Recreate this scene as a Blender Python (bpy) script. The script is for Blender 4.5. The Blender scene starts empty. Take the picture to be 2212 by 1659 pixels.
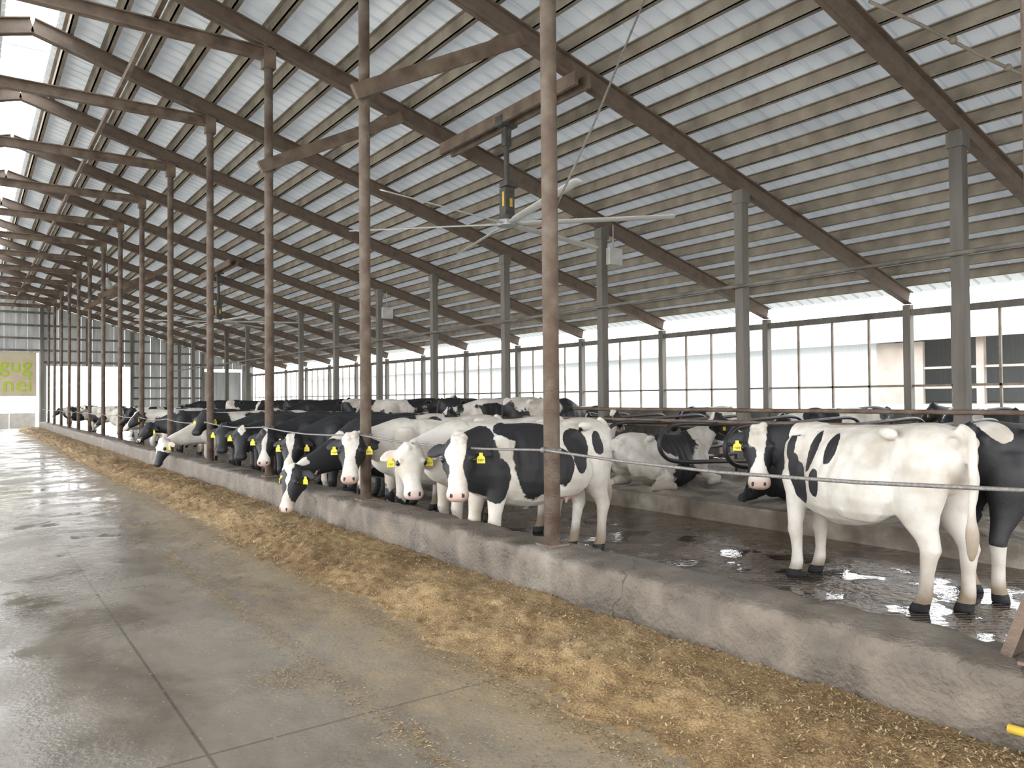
import bpy, bmesh, math, random
import numpy as np
from mathutils import Vector, Matrix
random.seed(4)
S=bpy.context.scene
COL=S.collection
# ------------------------------------------------------------------ helpers
class MB:
    def __init__(s): s.v=[]; s.f=[]
    def box(s,c,size,rz=0.0,M=None):
        n=len(s.v); hx,hy,hz=size[0]/2,size[1]/2,size[2]/2
        for dx,dy,dz in ((-1,-1,-1),(1,-1,-1),(1,1,-1),(-1,1,-1),(-1,-1,1),(1,-1,1),(1,1,1),(-1,1,1)):
            p=Vector((dx*hx,dy*hy,dz*hz))
            if M is not None: p=M@p
            elif rz: p=Matrix.Rotation(rz,3,'Z')@p
            s.v.append((c[0]+p.x,c[1]+p.y,c[2]+p.z))
        for q in ((0,3,2,1),(4,5,6,7),(0,1,5,4),(1,2,6,5),(2,3,7,6),(3,0,4,7)): s.f.append(tuple(n+i for i in q))
        return s
    def b2(s,a,b):
        return s.box([(a[i]+b[i])/2 for i in range(3)],[abs(b[i]-a[i]) for i in range(3)])
    def beam(s,a,b,w,h,up=(0,0,1)):
        a=Vector(a);b=Vector(b);d=(b-a);L=d.length;d.normalize()
        sd=d.cross(Vector(up)).normalized(); u=sd.cross(d).normalized()
        M=Matrix((d,sd,u)).transposed()
        return s.box((a+b)/2,(L,w,h),M=M)
    def ibeam(s,a,b,w,h,t=.02,up=(0,0,1)):
        a=Vector(a);b=Vector(b);d=(b-a).normalized();sd=d.cross(Vector(up)).normalized();u=sd.cross(d).normalized()
        s.beam(a,b,t,h,up); o=u*(h/2-t/2); s.beam(a+o,b+o,w,t,up); s.beam(a-o,b-o,w,t,up); return s
    def ring(s,rings):
        n0=len(s.v); m=len(rings[0])
        for r in rings: s.v.extend([tuple(p) for p in r])
        for i in range(len(rings)-1):
            for k in range(m):
                a=n0+i*m+k;b=n0+i*m+(k+1)%m
                s.f.append((a,b,b+m,a+m))
        s.f.append(tuple(n0+k for k in range(m))[::-1])
        s.f.append(tuple(n0+(len(rings)-1)*m+k for k in range(m)))
        return s
    def tube(s,pts,r,seg=8):
        pts=[Vector(p) for p in pts]; rs=r if isinstance(r,(list,tuple)) else [r]*len(pts)
        rings=[];ref=None
        for i,p in enumerate(pts):
            t=(pts[min(i+1,len(pts)-1)]-pts[max(i-1,0)]).normalized()
            if ref is None:
                ref=Vector((0,0,1)) if abs(t.z)<.9 else Vector((1,0,0))
            a=(ref-t*ref.dot(t)).normalized(); b=t.cross(a); ref=a
            rr=rs[i]
            rings.append([p+a*math.cos(2*math.pi*k/seg)*rr+b*math.sin(2*math.pi*k/seg)*rr for k in range(seg)])
        return s.ring(rings)
    def ball(s,c,r,n=10,m=7):
        if not isinstance(r,(tuple,list)): r=(r,r,r)
        rings=[]
        for j in range(1,m):
            a=math.pi*j/m
            rings.append([(c[0]+r[0]*math.sin(a)*math.cos(2*math.pi*k/n),c[1]+r[1]*math.sin(a)*math.sin(2*math.pi*k/n),c[2]-r[2]*math.cos(a)) for k in range(n)])
        return s.ring(rings)
    def mesh(s,name,recalc=False,smooth=False):
        me=bpy.data.meshes.new(name); me.from_pydata(s.v,[],s.f)
        if recalc:
            bm=bmesh.new();bm.from_mesh(me);bmesh.ops.recalc_face_normals(bm,faces=bm.faces);bm.to_mesh(me);bm.free()
        if smooth: me.polygons.foreach_set('use_smooth',[True]*len(me.polygons))
        me.update(); return me
def put(name,me,mat=None,label=None,cat=None,group=None,kind=None,parent=None,loc=None,rot=None):
    if isinstance(me,MB): me=me.mesh(name,True)
    if mat and not me.materials: me.materials.append(mat)
    o=bpy.data.objects.new(name,me); COL.objects.link(o)
    if label:o['label']=label
    if cat:o['category']=cat
    if group:o['group']=group
    if kind:o['kind']=kind
    if parent:o.parent=parent
    if loc:o.location=loc
    if rot:o.rotation_euler=rot
    return o
def sm(me):
    me.polygons.foreach_set('use_smooth',[True]*len(me.polygons)); return me
def bez(a,b,c,n):
    a,b,c=Vector(a),Vector(b),Vector(c)
    return [a*(1-t)**2+b*2*t*(1-t)+c*t*t for t in [i/(n-1) for i in range(n)]]
def catmull(P,n=6):
    P=[Vector(p) for p in P];out=[]
    for i in range(len(P)-1):
        p0=P[max(i-1,0)];p1=P[i];p2=P[i+1];p3=P[min(i+2,len(P)-1)]
        for k in range(n):
            t=k/n
            out.append(.5*((2*p1)+(p2-p0)*t+(2*p0-5*p1+4*p2-p3)*t*t+(3*p1-p0-3*p2+p3)*t**3))
    out.append(P[-1]);return out
def snoise(P,seed,freq,n=10):
    r=np.random.RandomState(seed); out=np.zeros(len(P))
    for i in range(n):
        k=r.normal(size=3)*freq; out+=np.sin(P@k+r.uniform(0,6.28))
    return out/math.sqrt(n/2)
# ------------------------------------------------------------------ materials
def mat(name,cols,scale=3,rough=(.6,.8),metal=0,bump=0,bscale=20,stretch=(1,1,1),detail=6,trans=0,dist=0):
    m=bpy.data.materials.new(name); m.use_nodes=True; nt=m.node_tree; N=nt.nodes; L=nt.links
    bs=N['Principled BSDF']; out=N['Material Output']
    tc=N.new('ShaderNodeTexCoord'); mp=N.new('ShaderNodeMapping'); mp.inputs['Scale'].default_value=stretch
    L.new(tc.outputs['Object'],mp.inputs['Vector'])
    nz=N.new('ShaderNodeTexNoise'); nz.inputs['Scale'].default_value=scale; nz.inputs['Detail'].default_value=detail; nz.inputs['Distortion'].default_value=dist
    L.new(mp.outputs[0],nz.inputs['Vector'])
    cr=N.new('ShaderNodeValToRGB'); e=cr.color_ramp.elements
    n=len(cols)
    for i,c in enumerate(cols):
        pos=.32+.36*i/max(n-1,1)
        if i<2: el=e[i]; el.position=pos
        else: el=e.new(pos)
        el.color=(*c,1)
    if n==1: e[1].color=(*cols[0],1)
    L.new(nz.outputs['Fac'],cr.inputs['Fac']); L.new(cr.outputs['Color'],bs.inputs['Base Color'])
    mr=N.new('ShaderNodeMapRange'); mr.inputs['From Min'].default_value=.35; mr.inputs['From Max'].default_value=.65
    mr.inputs['To Min'].default_value=rough[0]; mr.inputs['To Max'].default_value=rough[1]
    L.new(nz.outputs['Fac'],mr.inputs['Value']); L.new(mr.outputs[0],bs.inputs['Roughness'])
    bs.inputs['Metallic'].default_value=metal
    if bump:
        n2=N.new('ShaderNodeTexNoise'); n2.inputs['Scale'].default_value=bscale; n2.inputs['Detail'].default_value=5
        L.new(mp.outputs[0],n2.inputs['Vector'])
        bp=N.new('ShaderNodeBump'); bp.inputs['Strength'].default_value=bump; bp.inputs['Distance'].default_value=.02
        L.new(n2.outputs['Fac'],bp.inputs['Height']); L.new(bp.outputs[0],bs.inputs['Normal'])
    if trans:
        tr=N.new('ShaderNodeBsdfTranslucent'); L.new(cr.outputs['Color'],tr.inputs['Color'])
        mx=N.new('ShaderNodeMixShader'); mx.inputs[0].default_value=trans
        L.new(bs.outputs[0],mx.inputs[1]);L.new(tr.outputs[0],mx.inputs[2]);L.new(mx.outputs[0],out.inputs['Surface'])
    return m
M_rust=mat('rusty_steel',[(.10,.065,.048),(.165,.115,.085),(.22,.17,.13)],4,(.6,.9),0,.4,60)
M_post=mat('dusty_pipe',[(.10,.062,.045),(.145,.105,.078),(.20,.163,.13)],6,(.6,.9),0,.4,70)
M_raft=mat('rafter_steel',[(.11,.075,.058),(.17,.125,.095),(.13,.10,.08)],3,(.6,.85),0,.4,40)
M_purl=mat('dusty_purlin',[(.19,.16,.125),(.26,.22,.175),(.32,.28,.225)],3,(.8,.95),0,.6,40)
M_wood=mat('weathered_timber',[(.09,.08,.068),(.15,.137,.12),(.21,.19,.168)],3,(.7,.9),0,.5,30,(1,1,.15))
def sheet_mat():
    m=mat('roof_sheet',[(.54,.555,.565),(.62,.635,.645),(.70,.71,.715)],.9,(.45,.65),0,0,trans=.05)
    nt=m.node_tree;N=nt.nodes;L=nt.links
    tc=N['Texture Coordinate'];cr=N['Color Ramp'];bs=N['Principled BSDF']
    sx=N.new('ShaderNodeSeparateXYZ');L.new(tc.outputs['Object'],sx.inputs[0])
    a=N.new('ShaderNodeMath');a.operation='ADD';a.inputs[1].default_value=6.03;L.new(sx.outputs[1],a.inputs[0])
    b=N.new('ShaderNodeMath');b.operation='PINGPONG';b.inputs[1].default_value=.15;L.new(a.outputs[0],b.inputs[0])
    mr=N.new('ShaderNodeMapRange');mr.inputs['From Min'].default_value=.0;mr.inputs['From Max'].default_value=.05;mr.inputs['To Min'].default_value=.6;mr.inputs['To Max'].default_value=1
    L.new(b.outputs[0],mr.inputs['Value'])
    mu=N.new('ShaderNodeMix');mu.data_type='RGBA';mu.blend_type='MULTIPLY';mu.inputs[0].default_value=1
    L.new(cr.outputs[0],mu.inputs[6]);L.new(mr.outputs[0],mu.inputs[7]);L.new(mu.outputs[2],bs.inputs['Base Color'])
    return m
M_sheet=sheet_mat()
M_wall=mat('end_wall_metal',[(.28,.28,.27),(.36,.36,.35),(.44,.44,.42)],1.5,(.5,.7),.1,.2,8,(3,3,.3),trans=.05)
M_gal=mat('galvanised',[(.35,.36,.37),(.5,.51,.52)],6,(.35,.5),.5)
M_dark=mat('dark_tube',[(.03,.03,.032),(.07,.06,.055)],6,(.4,.6),.3)
M_cable=mat('steel_cable',[(.14,.13,.12),(.27,.25,.23)],60,(.5,.6),.3)
M_blade=mat('fan_blade',[(.60,.59,.56),(.70,.69,.66)],3,(.4,.5),.0)
M_motor=mat('fan_motor',[(.04,.04,.04),(.11,.10,.085)],8)
M_yel=mat('yellow_plastic',[(.80,.66,.03),(.88,.74,.06)],8,(.4,.5))
M_orange=mat('yellow_steel',[(.62,.40,.04),(.7,.47,.06)],8,(.4,.5))
M_ink=mat('black_ink',[(.02,.02,.02),(.03,.03,.03)],8)
M_eye=mat('eye_black',[(.01,.008,.006),(.02,.012,.01)],8,(.08,.12))
M_boxp=mat('junction_box',[(.42,.42,.40),(.58,.58,.55)],5)
M_shed=mat('shed_metal',[(.46,.48,.50),(.54,.56,.58)],2,(.6,.7),0,0,stretch=(1,8,.3))
M_shedroof=mat('shed_roof',[(.34,.31,.30),(.42,.40,.39)],2)
M_brown=mat('shed_brown',[(.28,.23,.20),(.36,.31,.27)],2)
M_sand=mat('stall_bedding',[(.10,.08,.06),(.22,.185,.145),(.42,.37,.31)],2,(.8,.95),0,.8,25)
M_banner=mat('tan_tarp',[(.50,.44,.33),(.58,.52,.40)],2,trans=.25)
M_lime=mat('lime_print',[(.42,.55,.03),(.47,.6,.04)],4,trans=.12)
M_grass=mat('dry_grass',[(.38,.36,.28),(.47,.45,.37),(.51,.50,.46)],.5,(.9,.95))
M_block=mat('concrete_block',[(.40,.38,.35),(.52,.50,.47)],3)

def curb_mat():
    m=mat('curb_concrete',[(.07,.056,.041),(.135,.11,.085),(.205,.172,.135)],3.2,(.5,.8),0,.9,35,detail=10,dist=.3)
    nt=m.node_tree;N=nt.nodes;L=nt.links;bs=N['Principled BSDF'];cr=N['Color Ramp']
    tc=N['Texture Coordinate']
    v=N.new('ShaderNodeTexVoronoi');v.feature='DISTANCE_TO_EDGE';v.inputs['Scale'].default_value=.38
    nz=N.new('ShaderNodeTexNoise');nz.inputs['Scale'].default_value=3.5;nz.inputs['Detail'].default_value=6
    ad=N.new('ShaderNodeVectorMath');ad.operation='MULTIPLY_ADD';ad.inputs[1].default_value=(.4,.4,.4)
    L.new(nz.outputs['Color'],ad.inputs[0]);L.new(tc.outputs['Object'],ad.inputs[2]);L.new(tc.outputs['Object'],nz.inputs['Vector'])
    L.new(ad.outputs[0],v.inputs['Vector'])
    mr=N.new('ShaderNodeMapRange');mr.inputs['From Max'].default_value=.004;mr.inputs['To Min'].default_value=.3;mr.inputs['To Max'].default_value=1
    L.new(v.outputs['Distance'],mr.inputs['Value'])
    n3=N.new('ShaderNodeTexNoise');n3.inputs['Scale'].default_value=1.1;n3.inputs['Detail'].default_value=12;n3.inputs['Roughness'].default_value=.6
    L.new(tc.outputs['Object'],n3.inputs['Vector'])
    m3=N.new('ShaderNodeMapRange');m3.inputs['From Min'].default_value=.56;m3.inputs['From Max'].default_value=.74
    m3.inputs['To Max'].default_value=.6
    L.new(n3.outputs['Fac'],m3.inputs['Value'])
    mx=N.new('ShaderNodeMix');mx.data_type='RGBA';mx.inputs[7].default_value=(.36,.33,.285,1)
    L.new(m3.outputs[0],mx.inputs[0]);L.new(cr.outputs[0],mx.inputs[6])
    mu=N.new('ShaderNodeMix');mu.data_type='RGBA';mu.blend_type='MULTIPLY';mu.inputs[0].default_value=1
    L.new(mx.outputs[2],mu.inputs[6]);L.new(mr.outputs[0],mu.inputs[7]);L.new(mu.outputs[2],bs.inputs['Base Color'])
    return m
M_curb=curb_mat()
def drive_mat():
    m=bpy.data.materials.new('wet_concrete');m.use_nodes=True;nt=m.node_tree;N=nt.nodes;L=nt.links;bs=N['Principled BSDF']
    tc=N.new('ShaderNodeTexCoord')
    mp=N.new('ShaderNodeMapping');mp.inputs['Scale'].default_value=(1.0,.6,1);L.new(tc.outputs['Object'],mp.inputs['Vector'])
    n1=N.new('ShaderNodeTexNoise');n1.inputs['Scale'].default_value=1.0;n1.inputs['Detail'].default_value=11;n1.inputs['Roughness'].default_value=.65;n1.inputs['Distortion'].default_value=.3
    L.new(mp.outputs[0],n1.inputs['Vector'])
    cr=N.new('ShaderNodeValToRGB');e=cr.color_ramp.elements
    e[0].position=.40;e[0].color=(.14,.115,.088,1);e[1].position=.62;e[1].color=(.27,.235,.19,1);x=e.new(.5);x.color=(.205,.175,.138,1)
    L.new(n1.outputs['Fac'],cr.inputs[0])
    sx=N.new('ShaderNodeSeparateXYZ');L.new(tc.outputs['Object'],sx.inputs[0])
    n2=N.new('ShaderNodeTexNoise');n2.inputs['Scale'].default_value=5;n2.inputs['Detail'].default_value=12;n2.inputs['Roughness'].default_value=.78
    L.new(mp.outputs[0],n2.inputs['Vector'])
    mr=N.new('ShaderNodeMapRange');mr.inputs['From Min'].default_value=1.2;mr.inputs['From Max'].default_value=2.8;mr.inputs['To Min'].default_value=-.08;mr.inputs['To Max'].default_value=.38
    L.new(sx.outputs[0],mr.inputs['Value'])
    a=N.new('ShaderNodeMath');L.new(mr.outputs[0],a.inputs[0]);L.new(n2.outputs['Fac'],a.inputs[1])
    m2=N.new('ShaderNodeMapRange');m2.inputs['From Min'].default_value=.52;m2.inputs['From Max'].default_value=.82;m2.inputs['To Max'].default_value=.85
    L.new(a.outputs[0],m2.inputs['Value'])
    mx=N.new('ShaderNodeMix');mx.data_type='RGBA';mx.inputs[7].default_value=(.33,.245,.14,1)
    L.new(m2.outputs[0],mx.inputs[0]);L.new(cr.outputs[0],mx.inputs[6])
    # slab joints across and along the drive
    jy=N.new('ShaderNodeMath');jy.operation='PINGPONG';jy.inputs[1].default_value=1.83;L.new(sx.outputs[1],jy.inputs[0])
    ja=N.new('ShaderNodeMath');ja.operation='SUBTRACT';ja.inputs[1].default_value=.9;L.new(sx.outputs[0],ja.inputs[0])
    jb=N.new('ShaderNodeMath');jb.operation='ABSOLUTE';L.new(ja.outputs[0],jb.inputs[0])
    jm=N.new('ShaderNodeMath');jm.operation='MINIMUM';L.new(jy.outputs[0],jm.inputs[0]);L.new(jb.outputs[0],jm.inputs[1])
    jr=N.new('ShaderNodeMapRange');jr.inputs['From Min'].default_value=.004;jr.inputs['From Max'].default_value=.012;jr.inputs['To Min'].default_value=.55;jr.inputs['To Max'].default_value=1
    L.new(jm.outputs[0],jr.inputs['Value'])
    mj=N.new('ShaderNodeMix');mj.data_type='RGBA';mj.blend_type='MULTIPLY';mj.inputs[0].default_value=1
    L.new(mx.outputs[2],mj.inputs[6]);L.new(jr.outputs[0],mj.inputs[7]);L.new(mj.outputs[2],bs.inputs['Base Color'])
    n5=N.new('ShaderNodeTexNoise');n5.inputs['Scale'].default_value=.75;n5.inputs['Detail'].default_value=10;n5.inputs['Roughness'].default_value=.66
    L.new(tc.outputs['Object'],n5.inputs['Vector'])
    r=N.new('ShaderNodeMapRange');r.inputs['From Min'].default_value=.44;r.inputs['From Max'].default_value=.58;r.inputs['To Min'].default_value=.06;r.inputs['To Max'].default_value=.30
    L.new(n5.outputs['Fac'],r.inputs['Value'])
    ra=N.new('ShaderNodeMath');ra.operation='MULTIPLY_ADD';ra.inputs[1].default_value=.5
    L.new(m2.outputs[0],ra.inputs[0]);L.new(r.outputs[0],ra.inputs[2]);L.new(ra.outputs[0],bs.inputs['Roughness'])
    bs.inputs['IOR'].default_value=1.7
    n4=N.new('ShaderNodeTexNoise');n4.inputs['Scale'].default_value=38;n4.inputs['Detail'].default_value=5;L.new(tc.outputs['Object'],n4.inputs['Vector'])
    mb=N.new('ShaderNodeMath');mb.operation='MULTIPLY';L.new(n4.outputs['Fac'],mb.inputs[0]);L.new(r.outputs[0],mb.inputs[1])
    bp=N.new('ShaderNodeBump');bp.inputs['Strength'].default_value=.7;bp.inputs['Distance'].default_value=.02
    L.new(mb.outputs[0],bp.inputs['Height']);L.new(bp.outputs[0],bs.inputs['Normal'])
    return m
M_drive=drive_mat()
def alley_mat():
    m=bpy.data.materials.new('wet_grooved_alley');m.use_nodes=True;nt=m.node_tree;N=nt.nodes;L=nt.links;bs=N['Principled BSDF']
    tc=N.new('ShaderNodeTexCoord')
    n1=N.new('ShaderNodeTexNoise');n1.inputs['Scale'].default_value=1.8;n1.inputs['Detail'].default_value=9;L.new(tc.outputs['Object'],n1.inputs['Vector'])
    cr=N.new('ShaderNodeValToRGB');e=cr.color_ramp.elements
    e[0].position=.42;e[0].color=(.035,.023,.014,1);e[1].position=.62;e[1].color=(.15,.10,.058,1)
    L.new(n1.outputs['Fac'],cr.inputs[0]);L.new(cr.outputs[0],bs.inputs['Base Color'])
    r=N.new('ShaderNodeMapRange');r.inputs['From Min'].default_value=.47;r.inputs['From Max'].default_value=.62;r.inputs['To Min'].default_value=.03;r.inputs['To Max'].default_value=.4
    L.new(n1.outputs['Fac'],r.inputs['Value']);L.new(r.outputs[0],bs.inputs['Roughness']);bs.inputs['IOR'].default_value=2.0
    mp=N.new('ShaderNodeMapping');mp.inputs['Rotation'].default_value=(0,0,.6);L.new(tc.outputs['Object'],mp.inputs['Vector'])
    b=N.new('ShaderNodeTexBrick');b.inputs['Scale'].default_value=4;b.inputs['Mortar Size'].default_value=.02;b.inputs['Mortar Smooth'].default_value=.6;b.inputs['Color1'].default_value=(1,1,1,1);b.inputs['Color2'].default_value=(.9,.9,.9,1);b.inputs['Mortar'].default_value=(.3,.3,.3,1)
    L.new(mp.outputs[0],b.inputs['Vector'])
    n4=N.new('ShaderNodeTexNoise');n4.inputs['Scale'].default_value=14;n4.inputs['Detail'].default_value=3;L.new(tc.outputs['Object'],n4.inputs['Vector'])
    mk=N.new('ShaderNodeMapRange');mk.inputs['From Min'].default_value=.45;mk.inputs['From Max'].default_value=.6;mk.inputs['To Min'].default_value=.25;mk.inputs['To Max'].default_value=5
    L.new(n1.outputs['Fac'],mk.inputs['Value'])
    ad=N.new('ShaderNodeMath');ad.operation='MULTIPLY_ADD'
    L.new(n4.outputs['Fac'],ad.inputs[0]);L.new(mk.outputs[0],ad.inputs[1]);L.new(b.outputs['Color'],ad.inputs[2])
    bp=N.new('ShaderNodeBump');bp.inputs['Strength'].default_value=1.0;bp.inputs['Distance'].default_value=.012
    L.new(ad.outputs[0],bp.inputs['Height']);L.new(bp.outputs[0],bs.inputs['Normal'])
    return m
M_alley=alley_mat()
def feed_mat():
    m=bpy.data.materials.new('chopped_feed');m.use_nodes=True;nt=m.node_tree;N=nt.nodes;L=nt.links;bs=N['Principled BSDF']
    at=N.new('ShaderNodeAttribute');at.attribute_name='tone'
    tc=N.new('ShaderNodeTexCoord');n1=N.new('ShaderNodeTexNoise');n1.inputs['Scale'].default_value=70;n1.inputs['Detail'].default_value=5;L.new(tc.outputs['Object'],n1.inputs['Vector'])
    ad=N.new('ShaderNodeMath');ad.operation='MULTIPLY_ADD';ad.inputs[1].default_value=.7;L.new(n1.outputs['Fac'],ad.inputs[0]);L.new(at.outputs['Fac'],ad.inputs[2])
    cr=N.new('ShaderNodeValToRGB');e=cr.color_ramp.elements
    e[0].position=.35;e[0].color=(.13,.072,.027,1);e[1].position=1.0;e[1].color=(.50,.37,.205,1);x=e.new(.68);x.color=(.30,.196,.088,1)
    L.new(ad.outputs[0],cr.inputs[0]);L.new(cr.outputs[0],bs.inputs['Base Color']);bs.inputs['Roughness'].default_value=.85
    bp=N.new('ShaderNodeBump');bp.inputs['Strength'].default_value=.9;bp.inputs['Distance'].default_value=.015
    L.new(n1.outputs['Fac'],bp.inputs['Height']);L.new(bp.outputs[0],bs.inputs['Normal'])
    return m
M_feed=feed_mat()
def cow_mat():
    m=bpy.data.materials.new('cow_coat');m.use_nodes=True;nt=m.node_tree;N=nt.nodes;L=nt.links;bs=N['Principled BSDF']
    at=N.new('ShaderNodeAttribute');at.attribute_name='coat';sp=N.new('ShaderNodeSeparateColor');L.new(at.outputs['Color'],sp.inputs[0])
    tc=N.new('ShaderNodeTexCoord');nz=N.new('ShaderNodeTexNoise');nz.inputs['Scale'].default_value=22;nz.inputs['Detail'].default_value=4;L.new(tc.outputs['Object'],nz.inputs['Vector'])
    ad=N.new('ShaderNodeMath');ad.operation='MULTIPLY_ADD';ad.inputs[1].default_value=.14;L.new(nz.outputs['Fac'],ad.inputs[0]);L.new(sp.outputs[0],ad.inputs[2])
    th=N.new('ShaderNodeMapRange');th.inputs['From Min'].default_value=.555;th.inputs['From Max'].default_value=.585;L.new(ad.outputs[0],th.inputs['Value'])
    n2=N.new('ShaderNodeTexNoise');n2.inputs['Scale'].default_value=4;n2.inputs['Detail'].default_value=5;L.new(tc.outputs['Object'],n2.inputs['Vector'])
    wr=N.new('ShaderNodeValToRGB');e=wr.color_ramp.elements;e[0].position=.35;e[0].color=(.48,.43,.36,1);e[1].position=.6;e[1].color=(.67,.63,.575,1);L.new(n2.outputs['Fac'],wr.inputs[0])
    def mixc(f,a,b):
        x=N.new('ShaderNodeMix');x.data_type='RGBA';L.new(f,x.inputs[0])
        if isinstance(a,tuple): x.inputs[6].default_value=a
        else: L.new(a,x.inputs[6])
        if isinstance(b,tuple): x.inputs[7].default_value=b
        else: L.new(b,x.inputs[7])
        return x.outputs[2]
    c=mixc(sp.outputs[1],wr.outputs[0],(.48,.30,.25,1))
    c=mixc(sp.outputs[2],c,(.20,.125,.055,1))
    c=mixc(th.outputs[0],c,(.013,.013,.015,1))
    L.new(c,bs.inputs['Base Color']);bs.inputs['Roughness'].default_value=.6
    nf=N.new('ShaderNodeTexNoise');nf.inputs['Scale'].default_value=90;nf.inputs['Detail'].default_value=4;L.new(tc.outputs['Object'],nf.inputs['Vector'])
    bp=N.new('ShaderNodeBump');bp.inputs['Strength'].default_value=.4;bp.inputs['Distance'].default_value=.008;L.new(nf.outputs['Fac'],bp.inputs['Height']);L.new(bp.outputs[0],bs.inputs['Normal'])
    return m
M_cow=cow_mat()
# ------------------------------------------------------------------ dimensions
XC=3.97; XS=11.2; XW=16.9; Y0=5.05; BAY=3.66; YE=56.3; RID=.95; SL=.287
def rz(x):   # underside of rafter
    return 8.53-SL*(x if x>=RID else 2*RID-x)
# ------------------------------------------------------------------ ground & floors
g=MB()
xs=[17.2,18.5,21,24,30,120];zs=[.1,.3,.9,1.33,1.38,1.4]
for x,z in zip(xs,zs): g.v+= [(x,-60,z),(x,140,z)]
for i in range(len(xs)-1): g.f.append((2*i,2*i+2,2*i+3,2*i+1))
put('floor',g,M_grass,kind='structure')
g=MB();g.v=[(-90,-90,-.04),(17.2,-90,-.04),(17.2,140,-.04),(-90,140,-.04)];g.f=[(0,1,2,3)]
put('floor',g,M_grass,kind='structure')
put('floor',MB().b2((-6,-10,-.03),(3.735,57.5,.08)),M_drive,kind='structure')
put('floor',MB().b2((4.225,-10,-.03),(16.85,57.2,0)),M_alley,kind='structure')
def curb():
    ys=np.concatenate([np.arange(-3,14,.05),np.arange(14,56.2,.5)])
    prof=[(3.74,-.02),(3.74,.10),(3.74,.20),(3.742,.30),(3.745,.39),(3.752,.435),(3.775,.455),(3.85,.46),(3.97,.462),(4.10,.46),(4.19,.455),(4.212,.44),(4.22,.40),(4.22,.2),(4.22,-.02)]
    P=np.array([[x,y,z] for y in ys for x,z in prof])
    n1=snoise(P,3,7,14);n2=snoise(P,5,40,16);n3=snoise(P,8,2.0,8);n4=snoise(P,9,16,12)
    k=np.tile(np.arange(len(prof)),len(ys))
    topm=((k>=5)&(k<=11)).astype(float);edge=((k>=4)&(k<=6))|((k>=10)&(k<=12))
    P[:,2]+=topm*(.003*n2+.004*n4+.004*n3)-edge*np.clip(n1-1.2,0,1)*.04
    P[:,0]+=(.0035*n2+.005*n4)*(k<13)+(edge&(k<8))*np.clip(n1-1.1,0,1)*.05
    m=MB();m.v=[tuple(p) for p in P];w=len(prof)
    for i in range(len(ys)-1):
        for j in range(w-1):
            a=i*w+j;m.f.append((a,a+1,a+w+1,a+w))
    m.f.append(tuple(range(w)));m.f.append(tuple(range((len(ys)-1)*w,len(ys)*w)))
    return m
cm=curb().mesh('feed_curb',True);sm(cm)
put('feed_curb',cm,M_curb,'long worn concrete feed curb with chips and cracks','curb')
def platform():
    xs=[8.28,8.30,8.40,8.46]+list(np.arange(8.6,13.6,.2))+[13.7,13.8,13.82];ys=np.concatenate([np.arange(-4,20,.2),np.arange(20,54,1.0)])
    m=MB();rows=len(xs)
    P=np.array([[x,y,.24] for y in ys for x in xs]);nn=snoise(P,12,2.5,10)+.5*snoise(P,13,9,10)
    P[:,2]+=np.where((P[:,0]>8.5)&(P[:,0]<13.65),.035*nn,0)
    P[(P[:,0]<8.29)|(P[:,0]>13.81),2]=0
    m.v=[tuple(p) for p in P]
    for i in range(len(ys)-1):
        for j in range(rows-1):
            a=i*rows+j;m.f.append((a,a+1,a+rows+1,a+rows))
    return m
put('stall_platform',platform(),M_sand,'raised concrete stall platform bedded with pale sand','platform')
# ------------------------------------------------------------------ roof
PH=.19   # purlin depth
def roof(xa,xb,name):
    m=MB();y=-6.0;prof=[];
    while y<57:
        prof+= [(y,0),(y+.235,0),(y+.25,.035),(y+.285,.035)];y+=.30
    for yy,dz in prof:
        m.v+=[(xa,yy,rz(xa)+.28+PH+.012+dz),(xb,yy,rz(xb)+.28+PH+.012+dz)]
    for i in range(len(prof)-1): m.f.append((2*i,2*i+1,2*i+3,2*i+2))
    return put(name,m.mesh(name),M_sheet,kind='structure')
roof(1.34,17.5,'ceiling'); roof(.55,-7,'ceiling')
# unseen gable wall behind the camera, added to block light on the near roof
m=MB();yb=-5.9
for a,b in ((-7,RID),(RID,17.2)):
    k=len(m.v);m.v+=[(a,yb,4.3 if b==RID else 4.3),(b,yb,4.3 if b==RID else 3.6),(b,yb,rz(b)+.45),(a,yb,rz(a)+.45)];m.f.append((k,k+1,k+2,k+3))
put('wall_near_light_block',m,M_wall,kind='structure')
NB=range(-2,15)
GR='steel rafters'
for k in NB:
    y=Y0+BAY*k
    if y>YE-1: continue
    h=.28
    m=MB().ibeam((16.93,y,rz(16.93)+h/2),(RID,y,rz(RID)+h/2),.16,h)
    put('rafter',m,M_raft,'brown steel roof rafter sloping down to the eave','rafter',GR)
    m=MB().ibeam((RID,y,rz(RID)+h/2),(-6.9,y,rz(-6.9)+h/2),.16,h)
    put('rafter',m,M_raft,'brown steel roof rafter sloping down to the eave','rafter',GR)
def purl(x):
    z=rz(x)+.28+PH/2
    m=MB().beam((x,-5.8,z),(x,56.2,z),.035,PH);m.beam((x+.035,-5.8,z-PH/2+.008),(x+.035,56.2,z-PH/2+.008),.10,.016);m.beam((x-.03,-5.8,z+PH/2-.008),(x-.03,56.2,z+PH/2-.008),.09,.014)
    put('purlin',m,M_purl,'long dusty roof purlin under the metal sheeting','purlin','roof purlins')
x=1.5
while x<17.0: purl(x); x+=.63
x=.38
while x>-6.6: purl(x); x-=.63
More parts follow.
